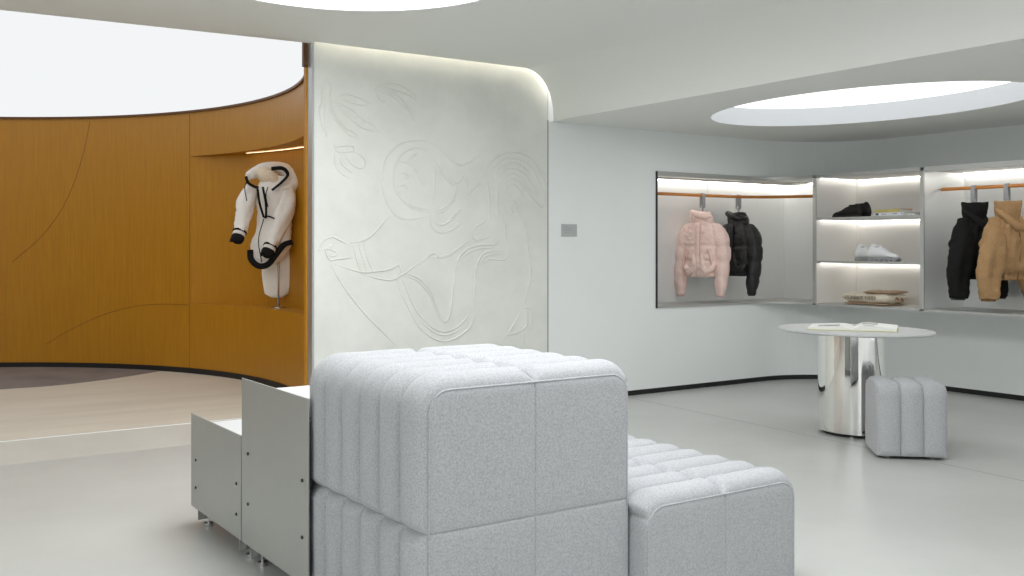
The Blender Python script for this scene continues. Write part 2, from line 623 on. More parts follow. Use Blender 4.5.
a = (0.2083, 310, 60)
for p in [
    [(68, 95), (90, 100), (100, 130), (97, 180), (104, 225), (130, 275), (170, 325), (215, 350), (233, 378)],
    [(68, 95), (60, 130), (55, 165), (58, 200), (46, 235), (52, 275), (60, 320), (82, 370)],
    [(97, 180), (130, 215), (165, 255), (205, 290), (255, 325), (300, 340), (338, 348)],
    [(108, 188), (150, 212), (205, 240), (255, 285), (310, 318), (338, 348)],
    [(105, 182), (150, 172), (185, 165), (240, 182), (292, 210)],
    [(108, 190), (160, 190), (205, 205), (250, 215), (292, 210)],
    [(88, 200), (92, 235), (115, 275), (150, 320), (190, 360), (233, 378)],
    [(82, 370), (76, 310), (72, 250), (76, 205)],
    [(310, 145), (330, 122), (365, 110), (420, 115), (470, 140), (505, 170), (510, 195)],
    [(340, 128), (385, 135), (430, 150), (470, 165), (510, 195)],
    [(310, 145), (345, 150), (385, 165), (430, 200), (470, 245), (503, 300)],
    [(345, 135), (400, 155), (450, 195), (485, 245), (503, 300)],
    [(318, 150), (330, 180), (355, 200), (370, 190)],
    [(115, 395), (120, 420), (150, 412), (205, 412), (210, 435), (170, 440), (135, 442), (118, 425)],
    [(160, 450), (195, 495), (235, 518), (262, 510), (264, 480), (240, 452), (205, 440)],
    [(120, 440), (118, 480), (130, 520), (160, 550), (195, 572)],
    [(140, 460), (150, 495), (175, 520), (205, 545)],
    [(352, 570), (350, 520), (365, 470), (400, 425), (460, 392), (530, 385), (576, 395)],
    [(402, 570), (405, 520), (425, 470), (465, 435), (515, 422), (560, 435)],
    [(430, 490), (470, 495), (505, 530), (525, 572)], [(515, 448), (490, 465), (465, 490)],
]:
    stroke(p, *a)
for i in range(5):
    x0, y0 = 130 + i * 38, 215 + i * 26
    stroke([(x0, y0), (x0 + 14, y0 + 14), (x0 + 30, y0 + 6)], *a, r=.004)
    stroke([(60 + i % 2 * 6, 130 + i * 42), (70, 142 + i * 42), (66, 155 + i * 42)], *a, r=.004)
    stroke([(395 + i * 22, 165 + i * 26), (412 + i * 20, 172 + i * 26)], *a, r=.004)
    stroke([(120 + i * 20, 270 + i * 20), (135 + i * 20, 268 + i * 20)], *a, r=.004)
a = (0.2083, 430, 100)
for p in [
    [(0, 203), (40, 225), (90, 275), (125, 302), (155, 312), (190, 298), (240, 265)],
    [(0, 265), (45, 320), (90, 365), (130, 400), (165, 365)], [(0, 305), (50, 350), (90, 390), (122, 415)],
    [(22, 330), (20, 430), (20, 545)], [(15, 540), (70, 515), (115, 470), (125, 415)], [(20, 548), (70, 530), (120, 480)],
    [(175, 455), (240, 400)], [(90, 575), (150, 525)], [(165, 365), (180, 390), (180, 420)],
    [(255, 362), (285, 310), (330, 270), (395, 250), (455, 262), (505, 300), (545, 370), (560, 420)],
    [(290, 370), (320, 310), (370, 282), (430, 285), (480, 315), (515, 370), (545, 440)],
    [(305, 375), (340, 325), (385, 303), (440, 315), (475, 350), (470, 370)],
    [(320, 390), (350, 345), (395, 325), (450, 350), (490, 400), (515, 450), (520, 468)],
    [(330, 410), (360, 370), (400, 350), (430, 370), (470, 415), (500, 450), (520, 468)],
    [(350, 410), (385, 380), (425, 390), (470, 440), (520, 500), (545, 510), (550, 470), (548, 420)],
    [(362, 480), (360, 430), (385, 400), (420, 415), (445, 455), (455, 500)],
    [(362, 480), (385, 510), (400, 540), (390, 485), (420, 520), (410, 480), (440, 510), (430, 460)],
    [(270, 395), (280, 450), (290, 575)], [(290, 375), (300, 450), (302, 520)], [(325, 400), (325, 480), (330, 560)],
]:
    stroke(p, *a)
a = (0.3297, 310, 170)
for p in [
    [(25, 245), (40, 215), (68, 203), (95, 215), (122, 230)], [(25, 245), (45, 240), (60, 240), (80, 250), (72, 262), (58, 258)],
    [(58, 275), (85, 270), (130, 266)], [(45, 240), (50, 255), (60, 278)], [(66, 225), (60, 232), (66, 240)],
    [(122, 222), (165, 212), (195, 190), (225, 155), (248, 138)],
    [(128, 225), (140, 265), (155, 312)], [(145, 218), (158, 265), (170, 308)], [(160, 215), (172, 262), (190, 308)],
    [(75, 285), (120, 300), (160, 310), (215, 306), (250, 298), (268, 287), (275, 305), (272, 318)],
    [(155, 315), (210, 330), (250, 333), (278, 318), (320, 290), (364, 262)],
    [(62, 285), (90, 335), (125, 385), (175, 445), (225, 495), (262, 535)],
    [(262, 332), (280, 380), (305, 430), (330, 475), (364, 508)], [(278, 325), (300, 380), (325, 430), (364, 475)],
    [(278, 320), (315, 330), (345, 355), (364, 385)], [(285, 315), (325, 325), (364, 360)],
    [(216, 0), (220, 50), (235, 100), (262, 138), (300, 150), (364, 140)], [(250, 0), (255, 50), (275, 85), (310, 115), (364, 132)],
    [(266, 60), (285, 92), (320, 112), (364, 122)],
    [(265, 15), (285, 8), (300, 20), (285, 25)], [(268, 50), (285, 45), (300, 60)], [(325, 0), (335, 30), (350, 50)],
]:
    stroke(p, *a)
a = (0.243, 420, 210)
for p in [
    [(38, 0), (42, 50), (65, 85), (100, 93), (140, 75), (175, 50), (140, 40)], [(55, 10), (62, 45), (90, 62), (130, 40), (170, 0)],
    [(0, 225), (30, 200), (45, 180), (70, 180), (75, 195), (110, 190), (160, 165), (210, 125)],
    [(40, 198), (80, 192), (125, 178), (175, 145), (215, 118)],
    [(215, 80), (220, 115), (240, 125), (290, 108)], [(275, 0), (262, 50), (225, 70), (215, 110)],
    [(155, 222), (160, 195), (195, 160), (240, 145), (300, 142), (325, 125)], [(160, 210), (200, 175), (245, 158), (300, 152), (330, 130)],
    [(225, 400), (222, 330), (232, 240), (255, 185), (290, 170), (345, 170)], [(240, 240), (262, 195), (300, 183), (345, 182)],
    [(262, 220), (285, 202), (330, 205), (360, 195), (365, 150), (360, 60)], [(222, 375), (230, 300), (240, 240)],
    [(0, 290), (30, 320), (50, 370), (75, 430), (95, 455), (115, 450), (128, 400), (135, 330), (150, 230)],
    [(10, 290), (40, 325), (62, 380), (82, 430), (98, 462), (120, 455)],
    [(0, 430), (40, 475), (90, 500), (140, 490), (185, 450), (215, 405)], [(0, 455), (45, 495), (95, 515), (150, 498), (200, 450)],
    [(0, 480), (45, 522), (100, 540), (160, 520), (210, 475), (225, 430)],
    [(390, 0), (425, 60), (445, 140), (455, 260), (440, 350), (425, 400)], [(345, 0), (350, 80), (365, 150)],
    [(425, 405), (450, 403), (460, 430), (455, 500)], [(435, 408), (440, 440), (435, 480), (400, 505), (360, 515), (340, 535)],
    [(420, 500), (430, 555)], [(415, 420), (380, 480), (360, 512)],
]:
    stroke(p, *a)
link('relief_drawing', bm, M_relief, wall_rel, smooth=True)

# plaque on the white wall
p0 = on_y(561, 224, YW); p1 = on_y(576.5, 236.5, YW)
t = thing('wall_plaque', 'small square grey plaque on the white wall beside the relief wall', 'plaque', ((p0.x + p1.x) / 2, YW, p1.z))
hw_, hh_ = (p1.x - p0.x) / 2, p0.z - p1.z
bm = NB(); box(bm, -hw_, hw_, -.008, 0, 0, hh_, 0.002); link('plate', bm, M_plaque, t)
bm = NB()
for k, wd in enumerate((0.35, .7, .72, .5)):
    z = hh_ * (.78 - .16 * k)
    box(bm, -hw_ * .75, -hw_ * .75 + hw_ * 1.5 * wd, -.0095, -.0075, z, z + hh_ * .05)
link('lettering', bm, M_plaqued, t)


# ------------------------------------------------------------------ felt blocks
def ribs(u, p=1.95):
    return (1 - abs(2 * u - 1) ** p) ** (1 / p)


def samples(n_seg, seg_len, n=9):
    out = []
    for s in range(n_seg):
        for k in range(n):
            t = 0.5 - 0.5 * math.cos(PI * k / (n - 1))
            if s and k == 0:
                continue
            out.append((s + t) * seg_len)
    return out


def felt_block(root, W, D, H, nx, nz, ny, amp=0.046, rad=0.090, z0=0.02, zmid=None, aL=None, aR=None):
    """U-shaped ribbed wrap running along X over the block, flat panels at both Y ends"""
    aL, aR = aL or amp, aR or amp
    iw, ih = W - aL - aR, H - amp - z0
    ox = (aL - aR) / 2
    r = rad - amp * .4
    # profile with seam parameter: list of (x, z, nx, nz, seamfactor)
    prof_ = []
    segs_side = [0, zmid - z0, ih] if zmid else [(ih) * k / nz for k in range(nz + 1)]

    def seamf(d, wdt=0.034):
        return min(1.0, (d / wdt)) ** 0.5 if d < wdt else 1.0
    zs = sorted(set([ih * k / 44 for k in range(45)] + [b + dd for b in segs_side[1:-1] for dd in (-.033, -.026, -.02, -.013, -.007, -.003, 0, .003, .007, .013, .02, .026, .033)]))
    zs = [z for z in zs if z < ih - r]
    for z in zs:
        d = min([abs(z - b) for b in segs_side[1:-1]] + [9, z + .006])
        prof_.append((-iw / 2, z, -1, 0, seamf(d)))
    for k in range(13):
        a_ = PI / 2 * k / 12
        prof_.append((-iw / 2 + r - r * math.cos(a_), ih - r + r * math.sin(a_), -math.cos(a_), math.sin(a_), 1))
    xs = sorted(set([-iw / 2 + r + (iw - 2 * r) * k / 30 for k in range(1, 30)] +
                    [-iw / 2 + iw * b / nx + dd for b in range(1, nx) for dd in (-.033, -.026, -.02, -.013, -.007, -.003, 0, .003, .007, .013, .02, .026, .033)]))
    for x in xs:
        d = min([abs(x - (-iw / 2 + iw * b / nx)) for b in range(1, nx)] + [9])
        prof_.append((x, ih, 0, 1, seamf(d)))
    for k in range(13):
        a_ = PI / 2 * (1 - k / 12)
        prof_.append((iw / 2 - r + r * math.cos(a_), ih - r + r * math.sin(a_), math.cos(a_), math.sin(a_), 1))
    for z in reversed(zs):
        d = min([abs(z - b) for b in segs_side[1:-1]] + [9, z + .006])
        prof_.append((iw / 2, z, 1, 0, seamf(d)))
    ys = samples(ny, D / ny, 13)
    rings = []
    for y in ys:
        u = (y / (D / ny)) % 1.0
        if abs(y - D) < 1e-6:
            u = 1.0
        rb = ribs(min(1, max(0, u)))
        ring = []
        for (x, z, a_, b_, s) in prof_:
            am = amp * rb * (0.08 + 0.92 * s) if rb > 0 else 0
            am += 0.002 * noise.noise(Vector((x * 7, y * 7, z * 7))) * rb
            am *= (aL if a_ < 0 else aR) / amp if abs(b_) < .5 else 1
            ring.append((ox + x + a_ * am, y, z0 + z + b_ * am))
        rings.append(ring)
    bm = NB()
    loft(bm, rings, cap=False, closed=False)
    link('ribbed_cover', bm, M_felt, root, smooth=True)
    # flat end panels with stitched seams
    cx = [iw * b / nx - iw / 2 for b in range(1, nx)]
    cz = segs_side[1:-1]
    gx = sorted(set([-iw / 2 + iw * k / 36 for k in range(37)] + [c + d for c in cx for d in (-.008, -.004, -.0015, 0, .0015, .004, .008)]
                    + [-iw / 2 + r * (1 - math.cos(PI / 2 * k / 8)) for k in range(9)] + [iw / 2 - r * (1 - math.cos(PI / 2 * k / 8)) for k in range(9)]))
    gz = sorted(set([(ih - r) * k / 30 for k in range(31)] + [c + d for c in cz for d in (-.008, -.004, -.0015, 0, .0015, .004, .008) if c + d < ih - r]))

    def ztop(x):
        e = abs(x) - (iw / 2 - r)
        return ih if e <= 0 else ih - r + math.sqrt(max(0, r * r - e * e))
    for side, yy in ((-1, 0.0), (1, D)):
        bm = NB()
        grid = []
        for gxx in gx:
            colm = []
            zt = ztop(gxx)
            zz = list(gz) + [ih - r + (zt - ih + r) * k / 8 for k in range(1, 9)]
            for z in zz:
                dx = min([abs(gxx - c) for c in cx] + [9])
                dz = min([abs(z - c) for c in cz] + [9])
                ed = min(iw / 2 - abs(gxx), zt - z)
                q = min(dx, dz)
                d = 0.006 * (1 - math.exp(-ed / 0.012)) - 0.004 * math.exp(-(q / 0.003) ** 2) + .002 * (1 - math.exp(-q / .03))
                colm.append(bm.verts.new((ox + gxx, yy + side * d, z0 + z)))
            grid.append(colm)
        for c0, c1 in zip(grid, grid[1:]):
            for k in range(len(c0) - 1):
                try:
                    bm.faces.new((c0[k], c1[k], c1[k + 1], c0[k + 1]))
                except ValueError:
                    pass
        bmesh.ops.remove_doubles(bm, verts=bm.verts, dist=1e-6)
        link('end_panel', bm, M_felt, root, smooth=True)
        bm = NB()
        out = [(x, z) for (x, z, *_r) in prof_]
        tube(bm, [Vector((ox + x, yy + side * .002, z0 + z)) for x, z in out], 0.0035, 6, up=Vector((0, 1, 0)))
        link('piping', bm, M_seam, root, smooth=True)
    bm = NB(); box(bm, ox - iw / 2 + .01, ox + iw / 2 - .01, .01, D - .01, z0 - .004, z0 + .01)
    link('base_board', bm, M_black, root)
    for sx in (-1, 1):
        for yy in (0.07, D - .07):
            bm = NB(); cyl(bm, (sx * (iw / 2 - .07), yy, (z0 - .004) / 2), .018, z0 - .004, 16)
            link('glide', bm, M_steel, root)


bx0, bx1 = 1.438, 2.276
t = thing('upholstered_block', 'tall square grey felt block with ribbed sides and a flat four-panel front', 'upholstered block', ((bx0 + bx1) / 2, 2.62, 0))
felt_block(t, bx1 - bx0, .84, .915, 2, 2, 6, zmid=.438, aR=.012)
t = thing('upholstered_block', 'low long grey felt bench block with ribbed top, right of the tall block', 'upholstered block', ((2.276 + 3.07) / 2, 2.54, 0))
felt_block(t, 3.07 - 2.276, 1.26, .462, 2, 1, 9, aL=.014)
# single stool by the table
sc = RT * 2.487 + FW * 6.33
t = thing('ribbed_stool', 'small cube grey felt stool with three upright ribs beside the steel table', 'stool', (sc.x, sc.y, 0), -YAW - math.radians(9) + PI / 2)
s_root = t
felt_block(t, .43, .40, .475, 1, 1, 3, amp=.026, rad=.075)
for ch in t.children:
    ch.location.y -= .20


# ------------------------------------------------------------------ sheet-metal boxes behind the tall block
def metal_box(label, x, y0, y1, hp, ht, W, slots=False):
    t = thing('metal_plinth', label, 'display plinth', (x, y0, 0), 0, None)
    L = y1 - y0
    G = .105 if slots else 0.0      # body set back from the side plate where the felt block stands
    bm = NB(); box(bm, 0, .006, 0, L, .08, hp, .0015); link('side_panel', bm, M_metal, t)
    bm = NB(); box(bm, W - .006, W, G, L, .08, hp, .0015); link('side_panel', bm, M_metal, t)
    bm = NB(); box(bm, .006, W - .006, G, L, ht - .022, ht, .002); link('top_panel', bm, M_metaltop, t)
    for e0 in (G + .006, L - .016):
        bm = NB(); box(bm, .016, W - .012, e0, e0 + .010, .08, ht - .022); link('end_panel', bm, M_metal, t)
    if slots:
        bm = NB()
        box(bm, .007, .013, .004, .012, .06, ht - .03)
        for k in range(34):
            box(bm, .008, .012, .001, .006, .09 + k * .018, .099 + k * .018)
        link('slotted_upright', bm, [M_bolt], t)
    for yy in (.05, L - .08):
        for zz in ((.30 * ht + .04), (.62 * ht + .02)):
            bm = NB(); cyl(bm, (-.002, yy, zz), .0065, .006, 12, axis='X'); link('bolt', bm, M_bolt, t, smooth=False)
    for xx in (.05, W - .05):
        for yy in (G + .06, L - .06):
            f_ = NB(); box(f_, xx - .035, xx + .035, yy - .004, yy + .004, .022, .081); box(f_, xx - .012, xx + .012, yy - .02, yy + .02, .03, .081)
            link('foot', f_, M_metal, t)
            g = NB(); cyl(g, (xx, yy - .05, .008), .022, .016, 20); cyl(g, (xx, yy - .05, .048), .006, .07, 10); link('levelling_glide', g, M_steel, t)
    return t


metal_box('taller grey sheet-metal plinth with pale top, against the tall felt block', 1.415, 3.371, 4.07, .760, .706, .82, True)
metal_box('lower grey sheet-metal plinth with pale top, at the far left end', 1.415, 4.082, 4.776, .518, .465, .82)

# ------------------------------------------------------------------ steel table
tc_ = RT * 2.405 + FW * 7.02
t = thing('pedestal_table', 'oval pale-topped table on a mirror-polished steel drum', 'table', (tc_.x, tc_.y, 0))
bm = NB()
rings = []
for (s, z) in ((0, .712), (.97, .712), (1.0, .719), (1.0, .726), (.99, .732), (0, .732)):
    rings.append([(p[0], p[1], z) for p in ellipse(0, 0, .45 * max(s, .001), .56 * max(s, .001), 96)])
loft(bm, rings); link('table_top', bm, M_stone, t, smooth=False)
bm = NB()
rings = []
for (s, z) in ((1, .026), (1, .712)):
    rings.append([(p[0] - .035, p[1], z) for p in ellipse(0, 0, .19 * s, .245 * s, 96)])
loft(bm, rings, cap=False)
ped = link('pedestal', bm, M_chrome, t, smooth=True)
bm = NB(); loft(bm, [[(p[0] - .035, p[1], z) for p in ellipse(0, 0, .165, .215, 64)] for z in (.008, .026)]); link('plinth', bm, M_black, t)
for x_, y_ in ((-.2, -.1), (.1, -.2), (.1, .2), (-.1, .2)):
    bm = NB(); cyl(bm, (x_ * .8, y_, .005), .02, .01, 16); link('glide', bm, M_steel, t)


# ------------------------------------------------------------------ open book on the table
def open_book(root, w_, h_):
    bm = NB()
    n = 14
    # cover
    loft(bm, [[(x, -h_ / 2 - .006, z), (x, h_ / 2 + .006, z), (x, h_ / 2 + .006, z + .003), (x, -h_ / 2 - .006, z + .003)]
              for x, z in ((-w_ - .006, .0), (-.01, .0), (.01, .0), (w_ + .006, .0))])
    link('cover', bm, M_ygreen, root)
    for s, th in ((-1, .026), (1, .040)):
        bm = NB()
        rings = []
        for k in range(n + 1):
            u = k / n
            z = .004 + th * (math.sin(min(1, u * 3.2) * PI / 2) ** .8) * (1 - .55 * u)
            x = s * w_ * u
            rings.append([(x, -h_ / 2, .003), (x, h_ / 2, .003), (x, h_ / 2, z), (x, -h_ / 2, z)])
        pg = link('page_block', (loft(bm, rings), bm)[1], M_page, root)
        bm = NB()
        for (u0, u1, v0, v1, mi) in (((.2, .55, -.05, .36, 0), (.25, .5, -.4, -.3, 1)) if s > 0 else ((.3, .8, -.30, .10, 0),)):
            rr = []
            for k in range(7):
                u = u0 + (u1 - u0) * k / 6
                z = .0046 + th * (math.sin(min(1, u * 3.2) * PI / 2) ** .8) * (1 - .55 * u)
                rr.append([(s * w_ * u, v0 * h_, z), (s * w_ * u, v1 * h_, z)])
            loft(bm, rr, cap=False, closed=False, mi=mi)
        link('printed_picture', bm, [M_photo, M_ink], pg)


bp_ = RT * 2.395 + FW * 7.02
t = thing('open_book', 'open picture book with yellow-green cover on the oval table', 'book', (bp_.x, bp_.y, .7325), -YAW - math.radians(22))
open_book(t, .29, .37)


# ------------------------------------------------------------------ wall-hung display case
case = thing('display_case', 'long wall-hung metal display case wrapping the room corner', 'display case', (XF, 6.2, CZ0))
CO = Vector((XF, 6.2, CZ0))


def cpart(name, bm, m, smooth=False):
    o = link(name, bm, m, case, smooth)
    o.data.transform(Matrix.Translation(-CO))
    return o


XB, YBK = 8.32, 7.10
YEND = 3.25
YD1, YD2 = 6.21, 5.08
fr = .38
arcc = [(XF - fr + fr * math.sin(t_), YW - fr + fr * math.cos(t_)) for t_ in [PI / 2 * k / 12 for k in range(13)]]
plan = [(6.13, YW - .012)] + [(p[0] - .0, p[1] - .012) for p in arcc] + [(XF, YEND), (XB + .02, YEND), (XB + .02, YBK + .02), (6.11, YBK + .02)]
bm = NB(); prism(bm, plan, CZ0, CZ0 + .018); cpart('bottom_panel', bm, M_caseedge)
bm = NB(); prism(bm, plan, CZ1 - .03, CZ1); cpart('top_panel', bm, M_caseedge)
# steel back lining
bm = NB(); box(bm, 6.13, XB, YBK, YBK + .015, CZ0 + .018, CZ1 - .03); box(bm, XB, XB + .015, YD1, YBK + .015, CZ0 + .018, CZ1 - .03)
cpart('back_panel', bm, M_brush)
bm = NB(); box(bm, XB, XB + .015, YD2, YD1, CZ0 + .018, CZ1 - .03); cpart('back_panel', bm, M_case)
bm = NB(); box(bm, XB, XB + .015, YEND, YD2, CZ0 + .018, CZ1 - .03); cpart('back_panel', bm, M_brush)
bm = NB(); box(bm, 6.115, 6.13, YW - .012, YBK + .015, CZ0 + .0, CZ1 - .0); cpart('side_panel', bm, M_bolt)
bm = NB(); box(bm, XF, XB, YEND, YEND + .015, CZ0 + .018, CZ1 - .03); cpart('side_panel', bm, M_brush)
for yd, mm_ in ((YD1, M_case), (YD2, M_brush)):
    bm = NB(); box(bm, XF + .012, XB, yd - .009, yd + .009, CZ0 + .018, CZ1 - .03); cpart('divider', bm, mm_)
    bm = NB(); box(bm, XF, XF + .014, yd - .018, yd + .018, CZ0, CZ1, .001); cpart('divider_edge', bm, M_caseedge)
bm = NB(); box(bm, XF + .012, XB, YD1 - .012, YD1 - .009, CZ0 + .018, CZ1 - .03)
cpart('lining', bm, M_case)
SH = (1.585, 1.18)
for z in SH:
    bm = NB(); box(bm, XF + .02, XB, YD2 + .009, YD1 - .012, z - .022, z, .001); sh = cpart('shelf', bm, M_caseedge)
for z in (CZ1 - .03, SH[0] - .022, SH[1] - .022):
    bm = NB(); box(bm, XB - .045, XB - .015, YD2 + .03, YD1 - .03, z - .008, z - .0005); cpart('light_strip', bm, E_shelf)
    bm = NB(); box(bm, XF + .05, XB - .05, YD1 - .05, YD1 - .035, z - .006, z - .0005); cpart('light_strip', bm, E_shelf)
z = CZ1 - .03
bm = NB(); box(bm, 6.16, XB - .02, YBK - .055, YBK - .02, z - .010, z - .0005); cpart('light_strip', bm, E_case)
bm = NB(); box(bm, XB - .05, XB - .02, YD1 + .02, YBK - .07, z - .010, z - .0005); cpart('light_strip', bm, E_case)
bm = NB(); box(bm, XB - .05, XB - .02, YEND + .02, YD2 - .03, z - .010, z - .0005); cpart('light_strip', bm, E_case)
bm = NB(); box(bm, 6.13, XF - .36, YW - .010, YW + .004, z - .014, z)
cpart('fill_strip_lip', bm, M_caseedge)  # added lip that hides the added front strip
bm = NB(); box(bm, XF, XF + .012, YEND, YD2 - .02, z - .014, z)
cpart('fill_strip_lip', bm, M_caseedge)  # same added lip for the right compartment
bm = NB(); box(bm, 6.20, XF - .40, YW + .012, YW + .030, z - .005, z - .0005); cpart('light_strip', bm, E_case)  # front strip added to brighten the back panel and jackets
bm = NB(); box(bm, XF + .02, XF + .038, YEND + .02, YD2 - .06, z - .005, z - .0005); cpart('light_strip', bm, E_case)  # added front fill strip of the right compartment
bm = NB()
for k in range(5):
    box(bm, 6.14, XB - .01, YW + .06 + k * .055, YW + .085 + k * .055, z - .012, z)
cpart('ceiling_louvre', bm, M_case)

RZ = 1.805
# rails
rr_ = .9
YRL, XRL = 6.90, 7.93
rp = [(6.14, YRL)] + [(XRL - rr_ * .72 + rr_ * .72 * math.sin(t_), YRL - rr_ * .72 + rr_ * .72 * math.cos(t_)) for t_ in [PI / 2 * k / 14 for k in range(15)]] + [(XRL, YD1 + .01)]
bm = NB(); tube(bm, [Vector((x, y, RZ)) for x, y in rp], .015, 16)
o = link('rail_rod', bm, M_rail, None, True)
rt1 = thing('hanging_rail', 'curved wooden hanging rail in the corner compartment holding pink and black puffers', 'clothes rail', (6.14, YRL, RZ), 0, None)
o.parent = rt1; o.data.transform(Matrix.Translation(-Vector((6.14, YRL, RZ)))); o.name = 'rod'
bm = NB(); cyl(bm, (.85, 0, .08), .005, .13, 10); link('hook', bm, M_steel, rt1)
rt2 = thing('hanging_rail', 'straight wooden hanging rail in the right compartment holding black and camel garments', 'clothes rail', (XRL, YD2, RZ))
bm = NB(); tube(bm, [Vector((0, -.04, 0)), Vector((0, -.06, 0)), Vector((0, YEND - YD2 + .02, 0))], .015, 16); link('rod', bm, M_rail, rt2, True)
bm = NB(); cyl(bm, (0, -.025, 0), .008, .03, 12, axis='Y'); link('fixing', bm, M_steel, rt2)


# ------------------------------------------------------------------ garments
def section(cx, cy, z, a, b, n=48, p=2.4, fn=None):
    out = []
    for k in range(n):
        t_ = 2 * PI * k / n
        c, s = math.cos(t_), math.sin(t_)
        x = a * math.copysign(abs(c) ** (2 / p), c)
        y = b * math.copysign(abs(s) ** (2 / p), s)
        if fn:
            q = fn(t_, z)
            x *= q; y *= q
        out.append(Vector((cx + x, cy + y, z)))
    return out


def wr(v, sc_=9, am=.008, seed=0):
    return noise.noise(Vector(v) * sc_ + Vector((seed, seed * 2, 0))) * am


def quilt(z, seams, puff):
    """1 at puff centre, lower at each seam"""
    d = min(abs(z - s) for s in seams) if seams else 1
    return 1 - puff * math.exp(-(d / .016) ** 1.3)


def torso(root, secs, seams, m, puff=.12, seed=1, name='body', sm=True, wa=.010, n=56, pleat=0, pleat_n=18):
    S_ = crom([tuple(s) for s in secs], 9)
    bm = NB()
    rings = []
    for (z, a, b, cx, cy) in S_:
        q = quilt(z, seams, puff)
        ring = section(cx, cy, z, a, b * q + 0, n)
        for v in ring:
            d = Vector((v.x - cx, v.y - cy, 0))
            L = d.length or 1
            g = wr(v, 11, wa, seed) + wr(v, 26, wa * .5, seed + 3)
            if pleat:
                g += pleat * math.sin(math.atan2(d.y, d.x) * pleat_n + 2 * math.sin(z * 9)) * (.4 + .6 * noise.noise(Vector((v.x * 5, z * 2, seed))))
            v += d / L * g
        rings.append(ring)
    loft(bm, rings)
    return link(name, bm, m, root, sm)


def sleeve(root, pts, rads, seams_t, m, puff=.14, flat=1, seed=2, wa=.012, name='sleeve'):
    P = crom([tuple(p) + (r,) for p, r in zip(pts, rads)], 9)
    bm = NB()
    C = [Vector(p[:3]) for p in P]
    L = [0]
    for a_, b_ in zip(C, C[1:]):
        L.append(L[-1] + (b_ - a_).length)
    rads_ = []
    for l, p in zip(L, P):
        t_ = l / L[-1]
        d = min([abs(t_ - s) for s in seams_t] + [1])
        rads_.append(p[3] * (1 - puff * math.exp(-(d / .035) ** 1.4)))

    def md(t_, an):
        return 1 + wa / .06 * noise.noise(Vector((math.cos(an) * 1.6, math.sin(an) * 1.6, t_ * 3 + seed))) + wa / .16 * noise.noise(Vector((math.cos(an) * 3, math.sin(an) * 3, t_ * 14 + seed)))
    tube(bm, C, rads_, 24, flat, up=Vector((0, 1, 0)), mod=md)
    return link(name, bm, m, root, True)


def collar(root, z0, z1, a, b, m, cx=0, cy=0, puff=.2, seed=4, th=.018, lean=0, name='collar', flare=1.1):
    bm = NB()
    rings = []
    n = 40
    H_ = z1 - z0
    for k in range(9):
        u = k / 8
        z = z0 + H_ * u
        q = (1 + (flare - 1) * u) * (1 + puff * .5 * math.sin(u * PI))
        ring = section(cx + lean * u, cy, z, a * q, b * q, n, 2.1)
        rings.append([v + Vector((wr(v, 14, .012, seed), wr(v, 13, .012, seed + 5), wr(v, 10, .012, seed + 8) * u)) for v in ring])
    for k in range(7):
        u = 1 - k / 6
        z = z0 + H_ * u - .004
        q = (1 + (flare - 1) * u)
        ring = section(cx + lean * u, cy, z, a * q - th, b * q - th, n, 2.1)
        rings.append([v + Vector((wr(v, 14, .012, seed), wr(v, 13, .012, seed + 5), wr(v, 10, .012, seed + 8) * u)) for v in ring])
    loft(bm, rings, cap=False)
    return link(name, bm, m, root, True)


def face_rz(p, extra=0):
    """rotation that turns a garment's front (local -Y) to the camera, plus extra"""
    return math.atan2(p[1], p[0]) - PI / 2 + math.radians(extra)


def hanger(x, y, rz, label, drop=.15):
    t = thing('garment_hanger', label, 'hanger', (x, y, RZ), rz, 'grey strap hangers')
    bm = NB()
    rings = []
    path = [(-.017, -.115), (-.018, -.01), (-.012, .014), (0, .0195), (.012, .014), (.018, -.01), (.017, -.115)]
    rings = [[(-.019, yy, z), (.019, yy, z), (.019, yy * 1.12, z + (.002 if z > 0 else 0)), (-.019, yy * 1.12, z + (.002 if z > 0 else 0))] for yy, z in path]
    loft(bm, rings)
    link('strap', bm, M_strap, t)
    bm = NB(); box(bm, -.014, .014, -.016, .016, -.125, -.092, .002); link('clasp', bm, M_steel, t)
    bm = NB(); box(bm, -.009, .009, -.004, .004, -drop - .01, -.118, .002); cyl(bm, (-.004, -.0175, -.1), .003, .003, 8, axis='Y'); cyl(bm, (.006, -.0175, -.1), .003, .003, 8, axis='Y')
    link('hook', bm, M_steel, t)
    return t


# pink puffer
def rail_pt_w1(px):
    q = (px - 512) / F
    d = YRL / (RT.y * q + FW.y)
    p = RT * q * d + FW * d
    return p


